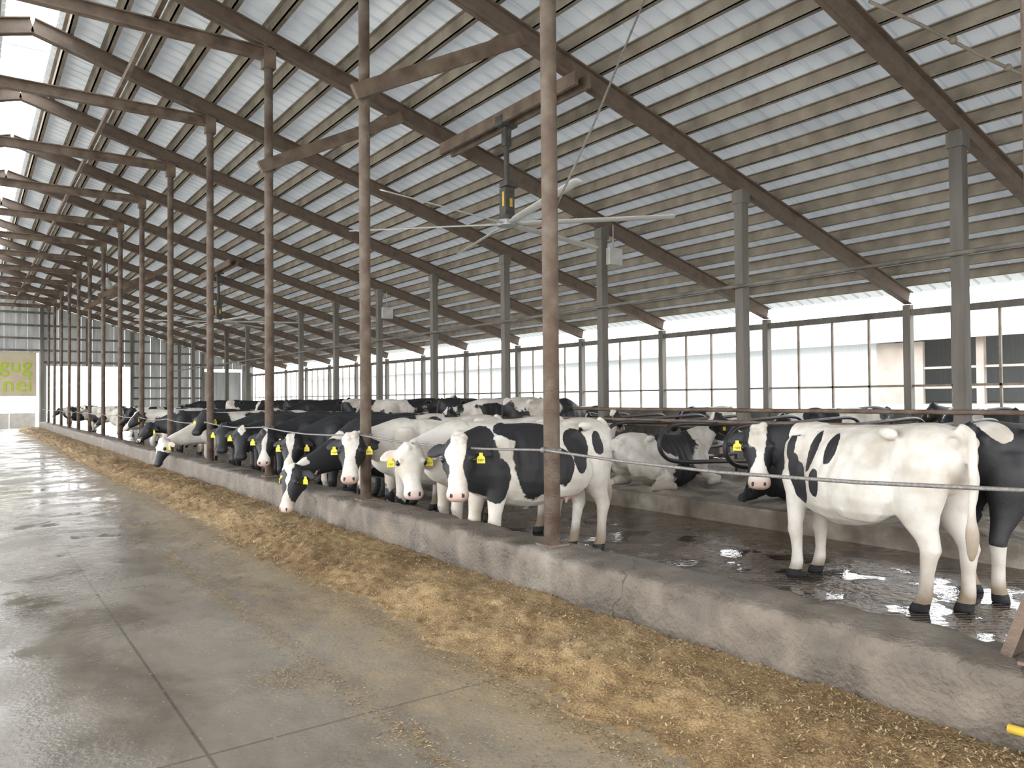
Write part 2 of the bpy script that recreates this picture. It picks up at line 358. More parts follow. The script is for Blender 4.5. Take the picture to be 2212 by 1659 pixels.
for yy in range(0,15):
    y=Y0+BAY*(yy-.5)
    m=MB();m.beam((.45,y,8.72),(1.45,y,8.72),.03,.04);m.beam((.45,y,8.72),(.45,y,9.15),.03,.03);m.beam((1.45,y,8.72),(1.45,y,9.15),.03,.03);m.beam((.45,y,9.15),(1.45,y,9.15),.03,.03)
    put('ridge_frame',m,M_gal,'small steel frame spanning the open ridge vent','frame','ridge vent frames')
for k in NB:
    y=Y0+BAY*k
    if y>YE-1: continue
    m=MB().ibeam((XC+.05,y,rz(XC)-.10),(2*RID-XC-.05,y,rz(XC)-.10),.13,.2)
    put('collar_beam',m,M_rust,'brown steel tie beam crossing between rafters above the drive','beam','tie beams')
put('tie_rail',MB().beam((2.3,-4,rz(XC)+.06),(2.3,56,rz(XC)+.06),.07,.1),M_rust,'long steel rail resting on the tie beams','rail')
# ------------------------------------------------------------------ curb posts
pm=MB();pm.tube([(0,0,0),(0,0,rz(XC)-.46+.02)],.068,20);pm=sm(pm.mesh('barn_post',True))
bp_=MB().box((0,0,.008),(.2,.2,.016)).mesh('base_plate',True)
cl=MB();cl.tube([(-.08,0,0),(-.045,.055,0),(.045,.055,0),(.08,0,0),(.045,-.055,0),(-.045,-.055,0),(-.08,0,0)],.014,6);cl.ball((-.095,0,0),.025);cl=cl.mesh('cable_clamp',True)
gs=MB();gs.box((0,0,0),(.2,.16,.35));gs=gs.mesh('top_bracket',True)
for k in range(-1,14):
    y=Y0+BAY*k
    if k==-1: y=1.44
    o=put('barn_post',pm,M_post,'rusty dusty steel pipe post standing on the feed curb','post','feed curb posts',loc=(XC+.02,y,.455))
    put('base_plate',bp_,M_rust,parent=o);put('cable_clamp',cl,M_cable,parent=o,loc=(0,0,1.25-.455))
    put('top_bracket',gs,M_rust,parent=o,loc=(0,0,rz(XC)-.62))
for k in (1,2,7,8):
    y=Y0+BAY*k-.09
    m=MB().beam((XC-.15,y,5.40),(6.35,y,rz(6.35)+.02),.07,.19)
    put('knee_brace',m,M_rust,'brown timber brace running from post up to rafter','brace','knee braces')
pts=[]
for k in range(-2,14):
    a=Y0+BAY*k;
    for t in (0,.25,.5,.75): pts.append((XC-.065,a+BAY*t,1.25-.05*math.sin(math.pi*t)))
pts.append((XC-.065,YE-.1,1.25))
put('cable',sm(MB().tube(pts,.011,8).mesh('cable',True)),M_cable,'twisted steel cable strung between the curb posts','cable')
put('rope',sm(MB().tube([(4.03,5.05,3.24),(4.5,5.05,4.1),(5.12,5.05,5.35),(5.97,5.05,6.83)],.011,6).mesh('rope',True)),M_cable,'thin wire tied from post up to rafter','rope')
rp=MB();rp.tube([(8.3,4.66,6.13),(8.9,4.4,5.93),(9.6,4.1,5.66),(10.4,3.75,5.38),(11.4,3.4,5.30)],.02,7)
rp.ball((9.3,4.22,5.78),.045);rp.ball((10.0,3.93,5.53),.045)
put('rope',sm(rp.mesh('rope',True)),M_purl,'knotted brown rope hanging beneath the roof','rope')
for k in range(-1,14):
    y=Y0+BAY*k
    m=MB().b2((XS-.085,y-.085,.2),(XS+.085,y+.085,rz(XS)+.03));m.b2((XS-.11,y-.11,rz(XS)-.22),(XS+.11,y+.11,rz(XS)-.02))
    put('stall_post',m,M_wood,'square grey weathered timber post in the stall row','post','stall row posts')
def rail(name,x,z,r,mt,lb,y1=55):
    put(name,sm(MB().tube([(x,-4,z),(x,10,z),(x,30,z),(x,y1,z)],r,8).mesh(name,True)),mt,lb,'rail')
rail('water_pipe',XS-.13,3.62,.035,M_wood,'grey pipe fixed along the stall posts')
rail('stall_rail',XS-.12,1.44,.035,M_rust,'brown steel rail along the stall posts',52)
rail('stall_rail',XS-.12,1.13,.03,M_rust,'brown steel rail along the stall posts',52)
rail('neck_rail',9.75,1.28,.03,M_rust,'brown neck rail across the stall dividers',52)
lp=catmull([(2.7,0,1.2),(1.2,0,1.25),(.5,0,1.27),(.2,0,1.20),(.05,0,1.0),(.15,0,.80),(.45,0,.70),(1.2,0,.66),(2.7,0,.60)],5)
dv=MB().tube(lp,.033,8);dv.tube([(2.2,0,.19),(2.2,0,.63)],.03,8);dv=sm(dv.mesh('stall_divider',True))
for k in range(-3,36):
    y=5.65+1.22*k
    put('stall_divider',dv,M_dark,'dark looped steel tube divider between cow stalls','stall divider','stall dividers',loc=(8.38,y,0))
    if k<30: put('stall_divider',dv,M_dark,'dark looped steel tube divider between cow stalls','stall divider','stall dividers',loc=(13.95,y,0),rot=(0,0,math.pi))
def jbox(y,z):
    o=put('junction_box',MB().box((0,0,0),(.36,.2,.36)),M_boxp,'grey metal electrical box on a stall post','electrical box',loc=(XS+.22,y-.12,z))
    put('conduit',MB().tube([(0,0,.18),(0,0,.7)],.015),M_gal,parent=o)
jbox(12.37,4.72);jbox(12.37+3*BAY+0,4.55)
# ------------------------------------------------------------------ side wall
put('wall_right',MB().b2((XW-.03,-6,0),(XW+.1,56.3,1.28)),M_wood,kind='structure')
put('trim_1',MB().b2((XW-.06,-6,3.42),(XW+.06,56.3,3.56)),M_wood,kind='structure')
put('trim_2',MB().b2((XW-.1,-6,1.28),(XW+.12,56.3,1.34)),M_wood,kind='structure')
for k in range(-2,15):
    y=Y0+BAY*k
    if y<57: put('wall_post',MB().b2((XW-.1,y-.08,0),(XW+.06,y+.08,3.66)),M_wood,'timber wall post between the open side windows','post','side wall posts')
wn=1
for k in range(-2,14):
    y=Y0+BAY*k;m=MB()
    for q in (1,2,3): m.box((XW,y+BAY*q/4,2.38),(.05,.045,2.10))
    m.b2((XW-.025,y+.08,1.86),(XW+.025,y+BAY-.08,1.91))
    put('window_%d'%wn,m,M_purl,kind='structure');wn+=1
def wallpoly():
    m=MB()
    def seg(x0,x1,z0):
        n=max(1,int((x1-x0)/.3));
        for i in range(n):
            a=x0+(x1-x0)*i/n;b=x0+(x1-x0)*(i+1)/n;o=.03*(i%2)
            ta=rz(a)+.44;tb=rz(b)+.44;k=len(m.v)
            m.v+=[(a,YE+o,z0),(b,YE+o,z0),(b,YE+o,tb),(a,YE+o,ta)];m.f.append((k,k+1,k+2,k+3))
    seg(-7,-3,0);seg(-3,3.75,4.75);seg(3.75,4.15,0);seg(4.15,8.9,3.95);seg(8.9,13.6,0);seg(13.6,16.2,3.9);seg(16.2,17,0)
    return m
put('wall_far',wallpoly(),M_wall,kind='structure')
for i,z in enumerate((4.85,5.6,6.4,7.2)):
    x1=(8.5-z)/SL
    put('wall_girt',MB().b2((-2.5,YE-.1,z),(min(x1,16.8),YE-.02,z+.12)),M_wood,'horizontal timber girt on the end wall','girt','end wall girts')
for z in (1.1,1.8,2.5,3.2):
    put('wall_girt',MB().b2((8.95,YE-.1,z),(13.55,YE-.02,z+.12)),M_wood,'horizontal timber girt on the end wall','girt','end wall girts')
put('wall_girt',MB().b2((3.9,YE-.1,4.1),(15,YE-.02,4.25)),M_wood,'horizontal timber girt on the end wall','girt','end wall girts')
for x in (3.9,6.4,9.0,11.2,13.5,16.3):
    zb=3.95 if x==6.4 else 0
    put('end_wall_post',MB().b2((x-.09,YE-.2,zb),(x+.09,YE-.03,rz(x)+.3)),M_wood,'timber post on the end wall','post','end wall posts')
put('door_1',MB().b2((13.65,YE+.1,0),(16.15,YE+.15,3.7)),M_wall,kind='structure')
bn=put('door_curtain',MB().b2((-2,YE-.16,2.05),(3.6,YE-.13,4.75)),M_banner,'tan roll-down tarp curtain with lime green print','curtain')
def text(body,size,M,mt,parent,name='lettering',ex=.004):
    c=bpy.data.curves.new('t','FONT');c.body=body;c.size=size;c.extrude=ex;c.align_x='CENTER';c.align_y='CENTER'
    o=bpy.data.objects.new('t',c);COL.objects.link(o);dg=bpy.context.evaluated_depsgraph_get()
    me=bpy.data.meshes.new_from_object(o.evaluated_get(dg));bpy.data.objects.remove(o)
    me.transform(M);me.name=name
    return put(name,me,mt,parent=parent)
Mx=Matrix.Rotation(math.pi/2,4,'X')
text('gug',1.3,Matrix.Translation((2.5,YE-.18,3.95))@Mx,M_lime,bn)
text('nei',1.3,Matrix.Translation((2.6,YE-.18,2.75))@Mx,M_lime,bn)
put('concrete_block',MB().b2((.2,YE+.6,-.03),(2.2,YE+1.2,1.0)),M_block,'large pale concrete block by the end door','block','concrete blocks')
put('concrete_block',MB().b2((2.25,YE+.6,-.03),(3.6,YE+1.2,1.0)),M_block,'large pale concrete block by the end door','block','concrete blocks')
# ------------------------------------------------------------------ fans
def fan(x,y,z,phi):
    e=bpy.data.objects.new('ceiling_fan',None);COL.objects.link(e);e.location=(x,y,z)
    e['label']='large six-blade ceiling fan on a steel rod under the roof';e['category']='fan';e['group']='ceiling fans'
    zb=rz(x)-.1-z
    put('mounting_beam',MB().beam((-.12,-1.95,zb),(-.12,1.95,zb),.06,.2).beam((.12,-1.95,zb),(.12,1.95,zb),.06,.2),M_rust,parent=e)
    put('downrod',MB().tube([(0,0,.62),(0,0,zb)],.045,12).box((0,0,zb-.05),(.32,.2,.16)).box((.0,0,zb-.3),(.12,.12,.3)),M_motor,parent=e)
    put('motor',MB().box((0,0,.36),(.18,.18,.46)).box((.02,-.02,.66),(.22,.22,.10)).tube([(0,0,.02),(0,0,.14)],.13,16),M_motor,parent=e)
    put('gearbox_label',MB().box((-.092,-.03,.40),(.012,.05,.24)).box((.02,-.092,.34),(.05,.012,.14)),M_orange,parent=e)
    put('hub',MB().tube([(0,0,-.04),(0,0,.05)],.17,20),M_gal,parent=e)
    rings=[]
    for r,w,th in ((.12,.045,.022),(.3,.045,.022),(.45,.068,.013),(2.68,.068,.011),(2.74,.045,.008)):
        rings.append([(r,w*math.cos(a),th*math.sin(a)-.34*w*math.cos(a)) for a in [2*math.pi*k/10 for k in range(10)]])
    bl=sm(MB().ring(rings).mesh('blade',True))
    for i in range(6):
        put('blade',bl,M_blade,parent=e,rot=(0,0,math.radians(phi+60*i)))
fan(7.33,10.42,4.58,-35.4-9)
fan(7.33,28.3,4.50,-20)
lm=put('pendant_lamp',MB().tube([(0,0,0),(0,0,.12),(0,0,.3),(0,0,.36),(0,0,.42)],[.24,.2,.12,.06,.05],16),M_boxp,'dusty bell-shaped lamp hanging from a beam','lamp',loc=(4.6,Y0+BAY*8,6.2))
put('lamp_cord',MB().tube([(0,0,.4),(0,0,rz(4.6)-6.2)],.012),M_dark,parent=lm)
# ------------------------------------------------------------------ outside shed
sh=bpy.data.objects.new('farm_shed',None);COL.objects.link(sh);sh['label']='long pale metal farm shed beyond the open side wall';sh['category']='shed'
put('shed_wall',MB().b2((28,15,1.3),(28.1,75,3.75)).b2((37,-6,1.3),(37.1,75,5)),M_shed,parent=sh)
put('brown_panel',MB().b2((27.9,13.9,1.3),(28.05,15.6,3.6)),M_brown,parent=sh)
r=MB();r.beam((27.3,34,3.78),(40,34,5.9),82,.08);put('shed_roof',r,M_shedroof,parent=sh)
put('fascia',MB().b2((27.25,-7,3.6),(27.35,75,3.78)),M_shedroof,parent=sh)
for y in (-4,0,4,8,12): put('shed_post',MB().b2((27.9,y-.12,1.3),(28.1,y+.12,3.7)),M_brown,parent=sh)
for z in (1.9,2.6): put('shed_rail',MB().b2((27.95,-6,z),(28.02,14,z+.08)),M_brown,parent=sh)
# ------------------------------------------------------------------ feed
def feed():
    rs=np.random.RandomState(1)
    ys=[];y=-2.0
    while y<56: ys.append(y); y+=.03 if y<9 else (.08 if y<20 else .3)
    ys=np.array(ys);xs=np.linspace(1.9,3.732,66)
    X,Y=np.meshgrid(xs,ys);P=np.stack([X.ravel(),Y.ravel(),np.zeros(X.size)],1)
    def H(P):
        q=P.copy();q[:,2]=0
        e=2.50+.05*snoise(q*np.array([0,1,0]),21,1.1,6)+.04*snoise(q,22,7,10)+.03*snoise(q,29,25,12)
        t=np.clip((q[:,0]-e)/.5,0,1);s=t*t*(3-2*t)
        s=s*(1-.5*np.clip((q[:,0]-3.25)/.48,0,1))
        h=s*(.085+.016*snoise(q,23,3,8)+.012*snoise(q,24,9,12)+.006*snoise(q,25,28,14))
        h+=np.clip(snoise(q,27,2.4,8)-.8,0,1)*.03*s
        return np.maximum(h,.002)+np.where(t>0,.004*np.maximum(snoise(q,26,70,12),-1)+.003,-.025)
    P[:,2]=.08+H(P)
    nx=len(xs)
    idx=np.arange(len(ys)*nx).reshape(len(ys),nx)
    F=np.stack([idx[:-1,:-1].ravel(),idx[:-1,1:].ravel(),idx[1:,1:].ravel(),idx[1:,:-1].ravel()],1)
    tone=.30+.07*snoise(P,31,4,8)+.06*snoise(P,32,30,10)
    def flakes(n,xf,yf,lift,size):
        x=xf(n);y=yf(n);C=np.stack([x,y,np.zeros(n)],1);h=np.maximum(H(C),0);C[:,2]=.08+h+lift*rs.rand(n)+.002
        L=size*(.4+rs.rand(n)**2*1.6);W=L*(.15+.35*rs.rand(n));a=rs.rand(n)*6.28;ti=(rs.rand(n)-.5)*1.1*(h>0.005)+.12
        d=np.stack([np.cos(a)*np.cos(ti),np.sin(a)*np.cos(ti),np.sin(ti)],1);s=np.stack([-np.sin(a),np.cos(a),.5*(rs.rand(n)-.5)*(h>.005)],1)
        V=np.stack([C-d*L[:,None]-s*W[:,None],C+d*L[:,None]-s*W[:,None],C+d*L[:,None]+s*W[:,None],C-d*L[:,None]+s*W[:,None]],1)
        V[:,:,2]=np.maximum(V[:,:,2],.082);V[:,:,0]=np.minimum(V[:,:,0],3.733)
        return V.reshape(-1,3),np.repeat(.05+.70*rs.rand(n),4)
    ynear=lambda n:.2+9*rs.rand(n)**1.5
    xp=lambda n:2.38+1.34*rs.rand(n)**.85
    A=[flakes(60000,xp,ynear,.010,.0058),flakes(14000,xp,lambda n:8+14*rs.rand(n),.015,.011),
       flakes(22000,lambda n:2.52-rs.exponential(.16,n).clip(0,2),ynear,.0,.0048),
       flakes(4500,lambda n:1.72+.05*rs.normal(size=n),lambda n:1.9+7*rs.rand(n),.0,.0055),
       flakes(1500,lambda n:1.2+.45*rs.normal(size=n),lambda n:.8+7*rs.rand(n),.0,.0035),
       flakes(5000,lambda n:2.5-rs.exponential(.2,n).clip(0,2),lambda n:8+25*rs.rand(n),.0,.012)]
    for cx,cy,r_ in ((1.15,1.75,.07),(1.75,3.3,.09),(1.7,2.6,.05),(1.5,4.4,.08)):
        A.append(flakes(500,lambda n:cx+r_*rs.normal(size=n),lambda n:cy+r_*1.4*rs.normal(size=n),.008,.0055))
    V=[P]+[a[0] for a in A];T=[tone]+[a[1] for a in A]
    off=len(P);FF=[F]
    for a in A:
        k=len(a[0]);FF.append((np.arange(k)+off).reshape(-1,4));off+=k
    V=np.concatenate(V);T=np.concatenate(T);FF=np.concatenate(FF)
    me=bpy.data.meshes.new('cattle_feed');me.vertices.add(len(V));me.vertices.foreach_set('co',V.ravel().astype(np.float32))
    me.loops.add(FF.size);me.loops.foreach_set('vertex_index',FF.ravel().astype(np.int32))
    me.polygons.add(len(FF));me.polygons.foreach_set('loop_start',(np.arange(len(FF))*4).astype(np.int32))
    me.update(calc_edges=True)
    at=me.attributes.new('tone','FLOAT','POINT');at.data.foreach_set('value',T.astype(np.float32))
    return me
put('cattle_feed',feed(),M_feed,'golden chopped forage heaped along the concrete curb','feed',kind='stuff')
put('yellow_handle',sm(MB().tube([(3.69,1.50,.235),(3.69,1.3,.24),(3.66,.9,.17)],.02,8).mesh('yellow_handle',True)),M_orange,'yellow metal handle lying beside the curb','handle')
pl=MB().beam((4.04,1.62,.46),(4.02,1.44,.95),.05,.14,up=(1,0,0))
put('steel_bracket',pl,M_rust,'rusty steel plate leaning on the curb by a post','bracket')
# ------------------------------------------------------------------ cows
TR=[(-1.00,1.24,.05,.07),(-.96,1.21,.16,.16),(-.86,1.18,.26,.235),(-.70,1.16,.305,.28),(-.52,1.11,.345,.30),(-.30,1.025,.41,.345),(-.05,.99,.44,.37),(.18,.98,.44,.365),(.38,1.00,.42,.325),(.55,1.03,.39,.28),(.70,1.04,.345,.24),(.82,1.02,.27,.19),(.91,1.00,.17,.13),(.95,.99,.07,.06)]
FL=[(.56,1.08,.19,.10),(.58,.92,.17,.115),(.57,.78,.13,.10),(.60,.62,.090,.077),(.615,.50,.069,.063),(.62,.44,.072,.068),(.61,.36,.056,.053),(.605,.24,.047,.046),(.61,.15,.057,.055),(.625,.10,.056,.056),(.65,.055,.069,.063),(.665,0,.078,.070)]
HL=[(-.70,1.20,.22,.12),(-.70,1.02,.24,.155),(-.68,.88,.23,.145),(-.68,.76,.19,.12),(-.73,.65,.132,.092),(-.79,.56,.096,.068),(-.815,.49,.084,.062),(-.80,.42,.066,.056),(-.785,.30,.052,.049),(-.775,.18,.055,.053),(-.765,.12,.059,.057),(-.735,.06,.069,.063),(-.715,0,.078,.070)]
HD=[(-.05,.065,.06,-.02),(0,.112,.09,-.015),(.07,.132,.11,-.03),(.14,.142,.124,-.045),(.19,.140,.126,-.05),(.25,.118,.120,-.055),(.31,.096,.100,-.052),(.37,.083,.082,-.046),(.42,.082,.070,-.040),(.465,.094,.066,-.038),(.505,.096,.060,-.038),(.535,.078,.048,-.04),(.55,.045,.028,-.04)]
HS=1.07
HD=[(a*HS,b*HS*1.06,c*HS,d*HS) for a,b,c,d in HD]
def cow(label,loc,heading,poll,yaw,pitch,coat,pose='stand',vox=.018,tags=(1,1),num=None,legs=(0,0,0,0),z0=0,sc=1.0,udder=1):
    y_=math.radians(yaw);p_=math.radians(pitch);cy,sy,cp,sp=math.cos(y_),math.sin(y_),math.cos(p_),math.sin(p_)
    f=Vector((cp*cy,cp*sy,-sp));nn=Vector((sp*cy,sp*sy,cp));s=Vector((-sy,cy,0));poll=Vector(poll)
    dz=-.58 if pose=='lie' else 0
    m=MB();n=20
    def ring(c,sd,up,hw,hh,e=2.0,tap=0):
        r=[]
        for k in range(n):
            a=2*math.pi*k/n;c_,s_=math.cos(a),math.sin(a)
            px=math.copysign(abs(c_)**(2/e),c_)*hw;pz=math.copysign(abs(s_)**(2/e),s_)*hh
            px*=1-tap*max(0,pz/hh)
            r.append(Vector(c)+Vector(sd)*px+Vector(up)*pz)
        return r
    TR2=catmull([Vector((a,b,c)) for a,b,c,d in TR],2);W2=catmull([Vector((d,0,0)) for a,b,c,d in TR],2)
    m.ring([ring((t.x,0,t.y+dz),(0,1,0),(0,0,1),w.x,max(t.z,.03),2.25,.30 if t.x>-.4 else .14) for t,w in zip(TR2,W2)])
    for sg in (1,-1):
        m.ball((-.50,sg*.26,1.375+dz),(.09,.055,.055));m.ball((-.94,sg*.11,1.31+dz),(.06,.045,.06))
        m.ball((.55,sg*.18,1.08+dz),(.18,.11,.26));m.ball((-.72,sg*.20,1.02+dz),(.2,.12,.25))
        m.ball((-.2,sg*.24,.90+dz),(.42,.16,.28))
    if pose=='stand':
        for i,(LG,yy) in enumerate(((FL,.165),(FL,-.165),(HL,.165),(HL,-.165))):
            rs=[]
            for (x,z,rx,ry) in LG:
                sh=legs[i]*max(0,(1.0-z))
                yo=yy*(1 if z>.5 else .92+.08*z/.5)
                rs.append([Vector((x+sh+rx*math.cos(2*math.pi*k/n),yo+ry*math.sin(2*math.pi*k/n),z)) for k in range(n)])
            m.ring(rs)
        if udder:
            m.ball((-.45,0,.69),(.17,.13,.13))
            for a in (-.51,-.39):
                for b in (-.06,.06): m.tube([(a,b,.62),(a,b,.54)],.018,8)
        ty=.03
        m.tube(catmull([(-.92,0,1.42),(-1.01,0,1.38),(-1.045,ty,1.22),(-1.04,ty,1.0),(-1.03,ty,.8),(-1.03,ty,.68),(-1.03,ty,.56),(-1.02,ty,.44)],2),[.05,.045,.04,.037,.034,.032,.03,.028,.028,.034,.046,.05,.045,.034,.018][:15],8)
    else:
        for sg in (1,-1):
            m.tube([(.55,sg*.18,.40),(.62,sg*.26,.2),(.85,sg*.27,.10),(1.0,sg*.26,.08),(.92,sg*.30,.06),(.70,sg*.33,.06)],[.15,.11,.075,.07,.055,.06],12)
            m.tube([(-.65,sg*.15,.45),(-.45,sg*.34,.28),(-.30,sg*.42,.16),(-.55,sg*.47,.09),(-.70,sg*.48,.07),(-.40,sg*.52,.06),(-.25,sg*.54,.06)],[.2,.16,.11,.08,.06,.05,.06],12)
        m.tube([(-.95,0,.80),(-1.05,.05,.6),(-1.06,.15,.3),(-1.0,.25,.06)],[.04,.03,.025,.035],8)
    nb=poll-nn*.085+f*.03
    a0=Vector((.50,0,1.08+dz));mid=Vector((.92,poll.y*.25,(1.14+dz)*.55+nb.z*.45))
    pts=bez(a0,mid,nb,9);rs=[]
    hws=[.22,.195,.165,.14,.122,.11,.102,.096,.085];hhs=[.37,.35,.315,.275,.235,.20,.17,.15,.11]
    for i,p in enumerate(pts):
        t=(pts[min(i+1,8)]-pts[max(i-1,0)]).normalized()
        sd=Vector((0,0,1)).cross(t)
        if sd.length<.15: sd=Vector((0,1,0))
        sd.normalize();up=t.cross(sd);rs.append(ring(p,sd,up,hws[i],hhs[i],2.1))
    m.ring(rs)
    m.ring([ring(poll+f*t+nn*vo,s,nn,hw,hh,2.5,.12) for t,hw,hh,vo in HD])
    ey=f*(.178*HS);
    for sg in (1,-1):
        m.ball(poll+ey*.93+s*sg*.118+nn*.030,(.042,.042,.035))
        m.ball(poll+ey+s*sg*.140-nn*.005,(.03,.03,.03))
        m.ball(poll+f*.20+s*sg*.082-nn*.11,(.085,.08,.085))
        m.ball(poll+f*(.505*HS)+s*sg*.055-nn*.022,(.042,.042,.042))
        ea=poll+f*.045+s*sg*.095-nn*.03;dr=(s*sg*.93-Vector((0,0,1))*.10-nn*.22).normalized()
        wv=(f*.8-nn*.1);wv=(wv-dr*wv.dot(dr)).normalized();tv=dr.cross(wv)
        m.ring([ring(ea+dr*l-Vector((0,0,1))*l*l*.5,wv,tv,w,th) for l,w,th in ((0,.035,.03),(.05,.048,.022),(.11,.070,.018),(.16,.066,.017),(.205,.044,.016),(.23,.02,.012))])
    m.ball(poll+f*(.47*HS)-nn*.098,(.058,.058,.045))
    for a_,b_ in ((0,.0),(.03,.035),(-.025,.04),(.05,-.03),(.0,-.045)): m.ball(poll+f*a_+nn*(.065+a_*.3)+s*b_,(.042,.042,.04))
    src=m.mesh('cow',True);o=bpy.data.objects.new('cow_src',src);COL.objects.link(o)
    rm=o.modifiers.new('r','REMESH');rm.mode='VOXEL';rm.voxel_size=vox
    smd=o.modifiers.new('s','SMOOTH');smd.factor=.5;smd.iterations=max(3,int(round(.07/vox)))
    dg=bpy.context.evaluated_depsgraph_get();me=bpy.data.meshes.new_from_object(o.evaluated_get(dg));bpy.data.objects.remove(o);bpy.data.meshes.remove(src)
    sm(me);me.name='cow'
    N=len(me.vertices);P=np.zeros(N*3,np.float32);me.vertices.foreach_get('co',P);P=P.reshape(-1,3).astype(float)
    q=P-np.array(poll);t=q@np.array(f)/HS;sd=q@np.array(s)/HS;v=q@np.array(nn)/HS
    Z=P[:,2]-dz;sg=np.sign(P[:,1])*(np.abs(P[:,1])>.12)
    def gs_(cx,cz,rx,rz_): return np.exp(-((P[:,0]-cx)/rx)**2-((Z-cz)/rz_)**2)
    notHead=(t<-.12)|(np.abs(sd)>.35)|(P[:,0]<.6)
    D=-.055*gs_(-.42,1.22,.10,.11)-.03*gs_(-.78,1.22,.09,.10)+.012*gs_(-.70,.95,.12,.16)-.03*gs_(.36,1.12,.05,.24)
    D+=.006*np.sin(P[:,0]*52+Z*9)*gs_(.05,1.08,.32,.26)-.02*gs_(.72,1.0,.04,.2)
    P[:,1]+=sg*D*notHead
    me.vertices.foreach_set('co',P.ravel().astype(np.float32));me.update()
    F=snoise(P,coat.get('seed',1),coat.get('freq',3.0),9)*.9+coat.get('bias',0)
    F+=.25*snoise(P,coat.get('seed',1)+50,9,8)
    w=.12*snoise(P,coat.get('seed',1)+70,8,8)
    for (bx,by,bz,ra,rb,rc) in coat.get('blobs',[]):
        d=np.sqrt(((P[:,0]-bx)/ra)**2+((P[:,1]-by)/rb)**2+((P[:,2]-bz)/rc)**2)+w
        F=np.maximum(F,(1-d)*2.5)
    for (bx,by,bz,ra,rb,rc) in coat.get('white',[]):
        d=np.sqrt(((P[:,0]-bx)/ra)**2+((P[:,1]-by)/rb)**2+((P[:,2]-bz)/rc)**2)+w
        F=np.minimum(F,(d-1)*2.5)
    if pose=='stand':
        lw=coat.get('legs',.62);F=F-np.clip((lw-P[:,2])/.12,0,1)*4*(t<-.1).astype(float)
    hm=np.clip((t+.10)/.06,0,1)*(np.abs(sd)<.36)*(np.abs(v+.03)<.20)*(t<.62)
    if pose=='stand': hm=hm*np.where(P[:,0]>.7,1,0)
    hk=coat.get('head','blaze');bw=coat.get('bw',.045)
    wob=.014*snoise(P,coat.get('seed',1)+90,14,6)
    if hk=='blaze': FH=(np.abs(sd+wob*.7)-(bw*(1.25-.9*np.exp(-((t-.27)/.10)**2)*.55)+.03*np.clip((t-.34)/.1,0,1)+wob))*16-np.clip((t-.40)/.1,0,1)*1.2
    elif hk=='star': FH=np.where((t<.20),(np.abs(sd)-.065+np.abs(t-.07)*.6)*14,1.0)
    elif hk=='white': FH=np.full(N,-1.5)+np.where(np.abs(sd)>.15,coat.get('ear',0)*3,0)
    elif hk=='spots': FH=F
    else: FH=np.full(N,1.2)
    if hk in('blaze',): FH=np.where(np.abs(sd)>.16,1.2,FH)
    F=F*(1-hm)+FH*hm
    de=np.sqrt((t-.178)**2+(np.abs(sd)-.135)**2+(v-.012)**2);F=np.where((hm>.5)&(de<.034),1.2,F)
    pink=np.clip((t-.47)/.04,0,1)*hm*coat.get('pink',.7)
    pink=np.maximum(pink,hm*.45*np.clip((np.abs(sd)-.15)/.03,0,1)*(v>-.06))
    nd=np.sqrt(((t-.515)/.020)**2+((np.abs(sd)-.052)/.014)**2);F=np.where((hm>.5)&(nd<1)&(v>-.07),1.5,F)
    ml=(np.abs(v+.082+(t-.45)*.1)<.007)&(t>.36)&(hm>.5);F=np.where(ml,.8,F)
    if pose=='stand':
        if udder:
            ud=np.sqrt(((P[:,0]+.45)/.22)**2+(P[:,1]/.17)**2+((P[:,2]-.66)/.18)**2);um=(P[:,2]<.70)&(np.abs(P[:,1])<.14)
            pink=np.maximum(pink,np.clip((1-ud)*5,0,.7)*um);F=np.where((ud<1)&um,-1.5,F)
        dirt=np.clip((.36-P[:,2])/.3+.35*snoise(P,9,9,8),0,1)*.8*(P[:,2]<.55)
        dirt=np.maximum(dirt,(np.clip((-.93-P[:,0])*20,0,1)*np.clip((.85-P[:,2])*5,0,1))*.65)
        dirt=np.maximum(dirt,np.clip(snoise(P,19,6,8)-.7,0,1)*.3)
        F=np.where(P[:,2]<.075,.9,F)
        dirt=np.where(P[:,2]<.075,.8,dirt)
    else: dirt=np.clip((.25-P[:,2])/.25,0,1)*.5
    C=np.zeros((N,4),np.float32);C[:,0]=.5+.5*np.clip(F*.5,-1,1);C[:,1]=pink;C[:,2]=dirt;C[:,3]=1
    at=me.color_attributes.new('coat','FLOAT_COLOR','POINT');at.data.foreach_set('color',C.ravel())
    o=put('cow',me,M_cow,label,'cow','dairy cows in the barn',loc=(loc[0],loc[1],z0),rot=(0,0,math.radians(heading)));o.scale=(sc,sc,sc)
    for sg in (1,-1):
        put('eye',sm(MB().ball((0,0,0),.028,12,8).mesh('eye',True)),M_eye,parent=o,loc=poll+ey+s*sg*.143+nn*.010)
    fr=Vector((cy,sy,0))
    for i,sg in enumerate((1,-1)):
        if not tags[i]: continue
        c=poll+f*.045+s*sg*.21-nn*.055-Vector((0,0,.085))+fr*.05
        R=Matrix((s,fr,Vector((0,0,1)))).transposed()
        tg=MB()
        q=[(-.016,.045),(.016,.045),(.018,.02),(.038,0),(.04,-.055),(-.04,-.055),(-.038,0),(-.018,.02)]
        tg.ring([[c+R@Vector((a*1.0,-.003,b)) for a,b in q],[c+R@Vector((a*1.0,.003,b)) for a,b in q]])
        to=put('ear_tag',tg,M_yel,parent=o,)
        if num:
            Z_=fr;Yv=Vector((0,0,1));Xv=Yv.cross(Z_)
            Mt=Matrix.Translation(c+fr*.0045-Vector((0,0,.027)))@Matrix((Xv,Yv,Z_)).transposed().to_4x4()
            text(num,.028,Mt,M_ink,to,'tag_number',.0005)
    return o
V=.013
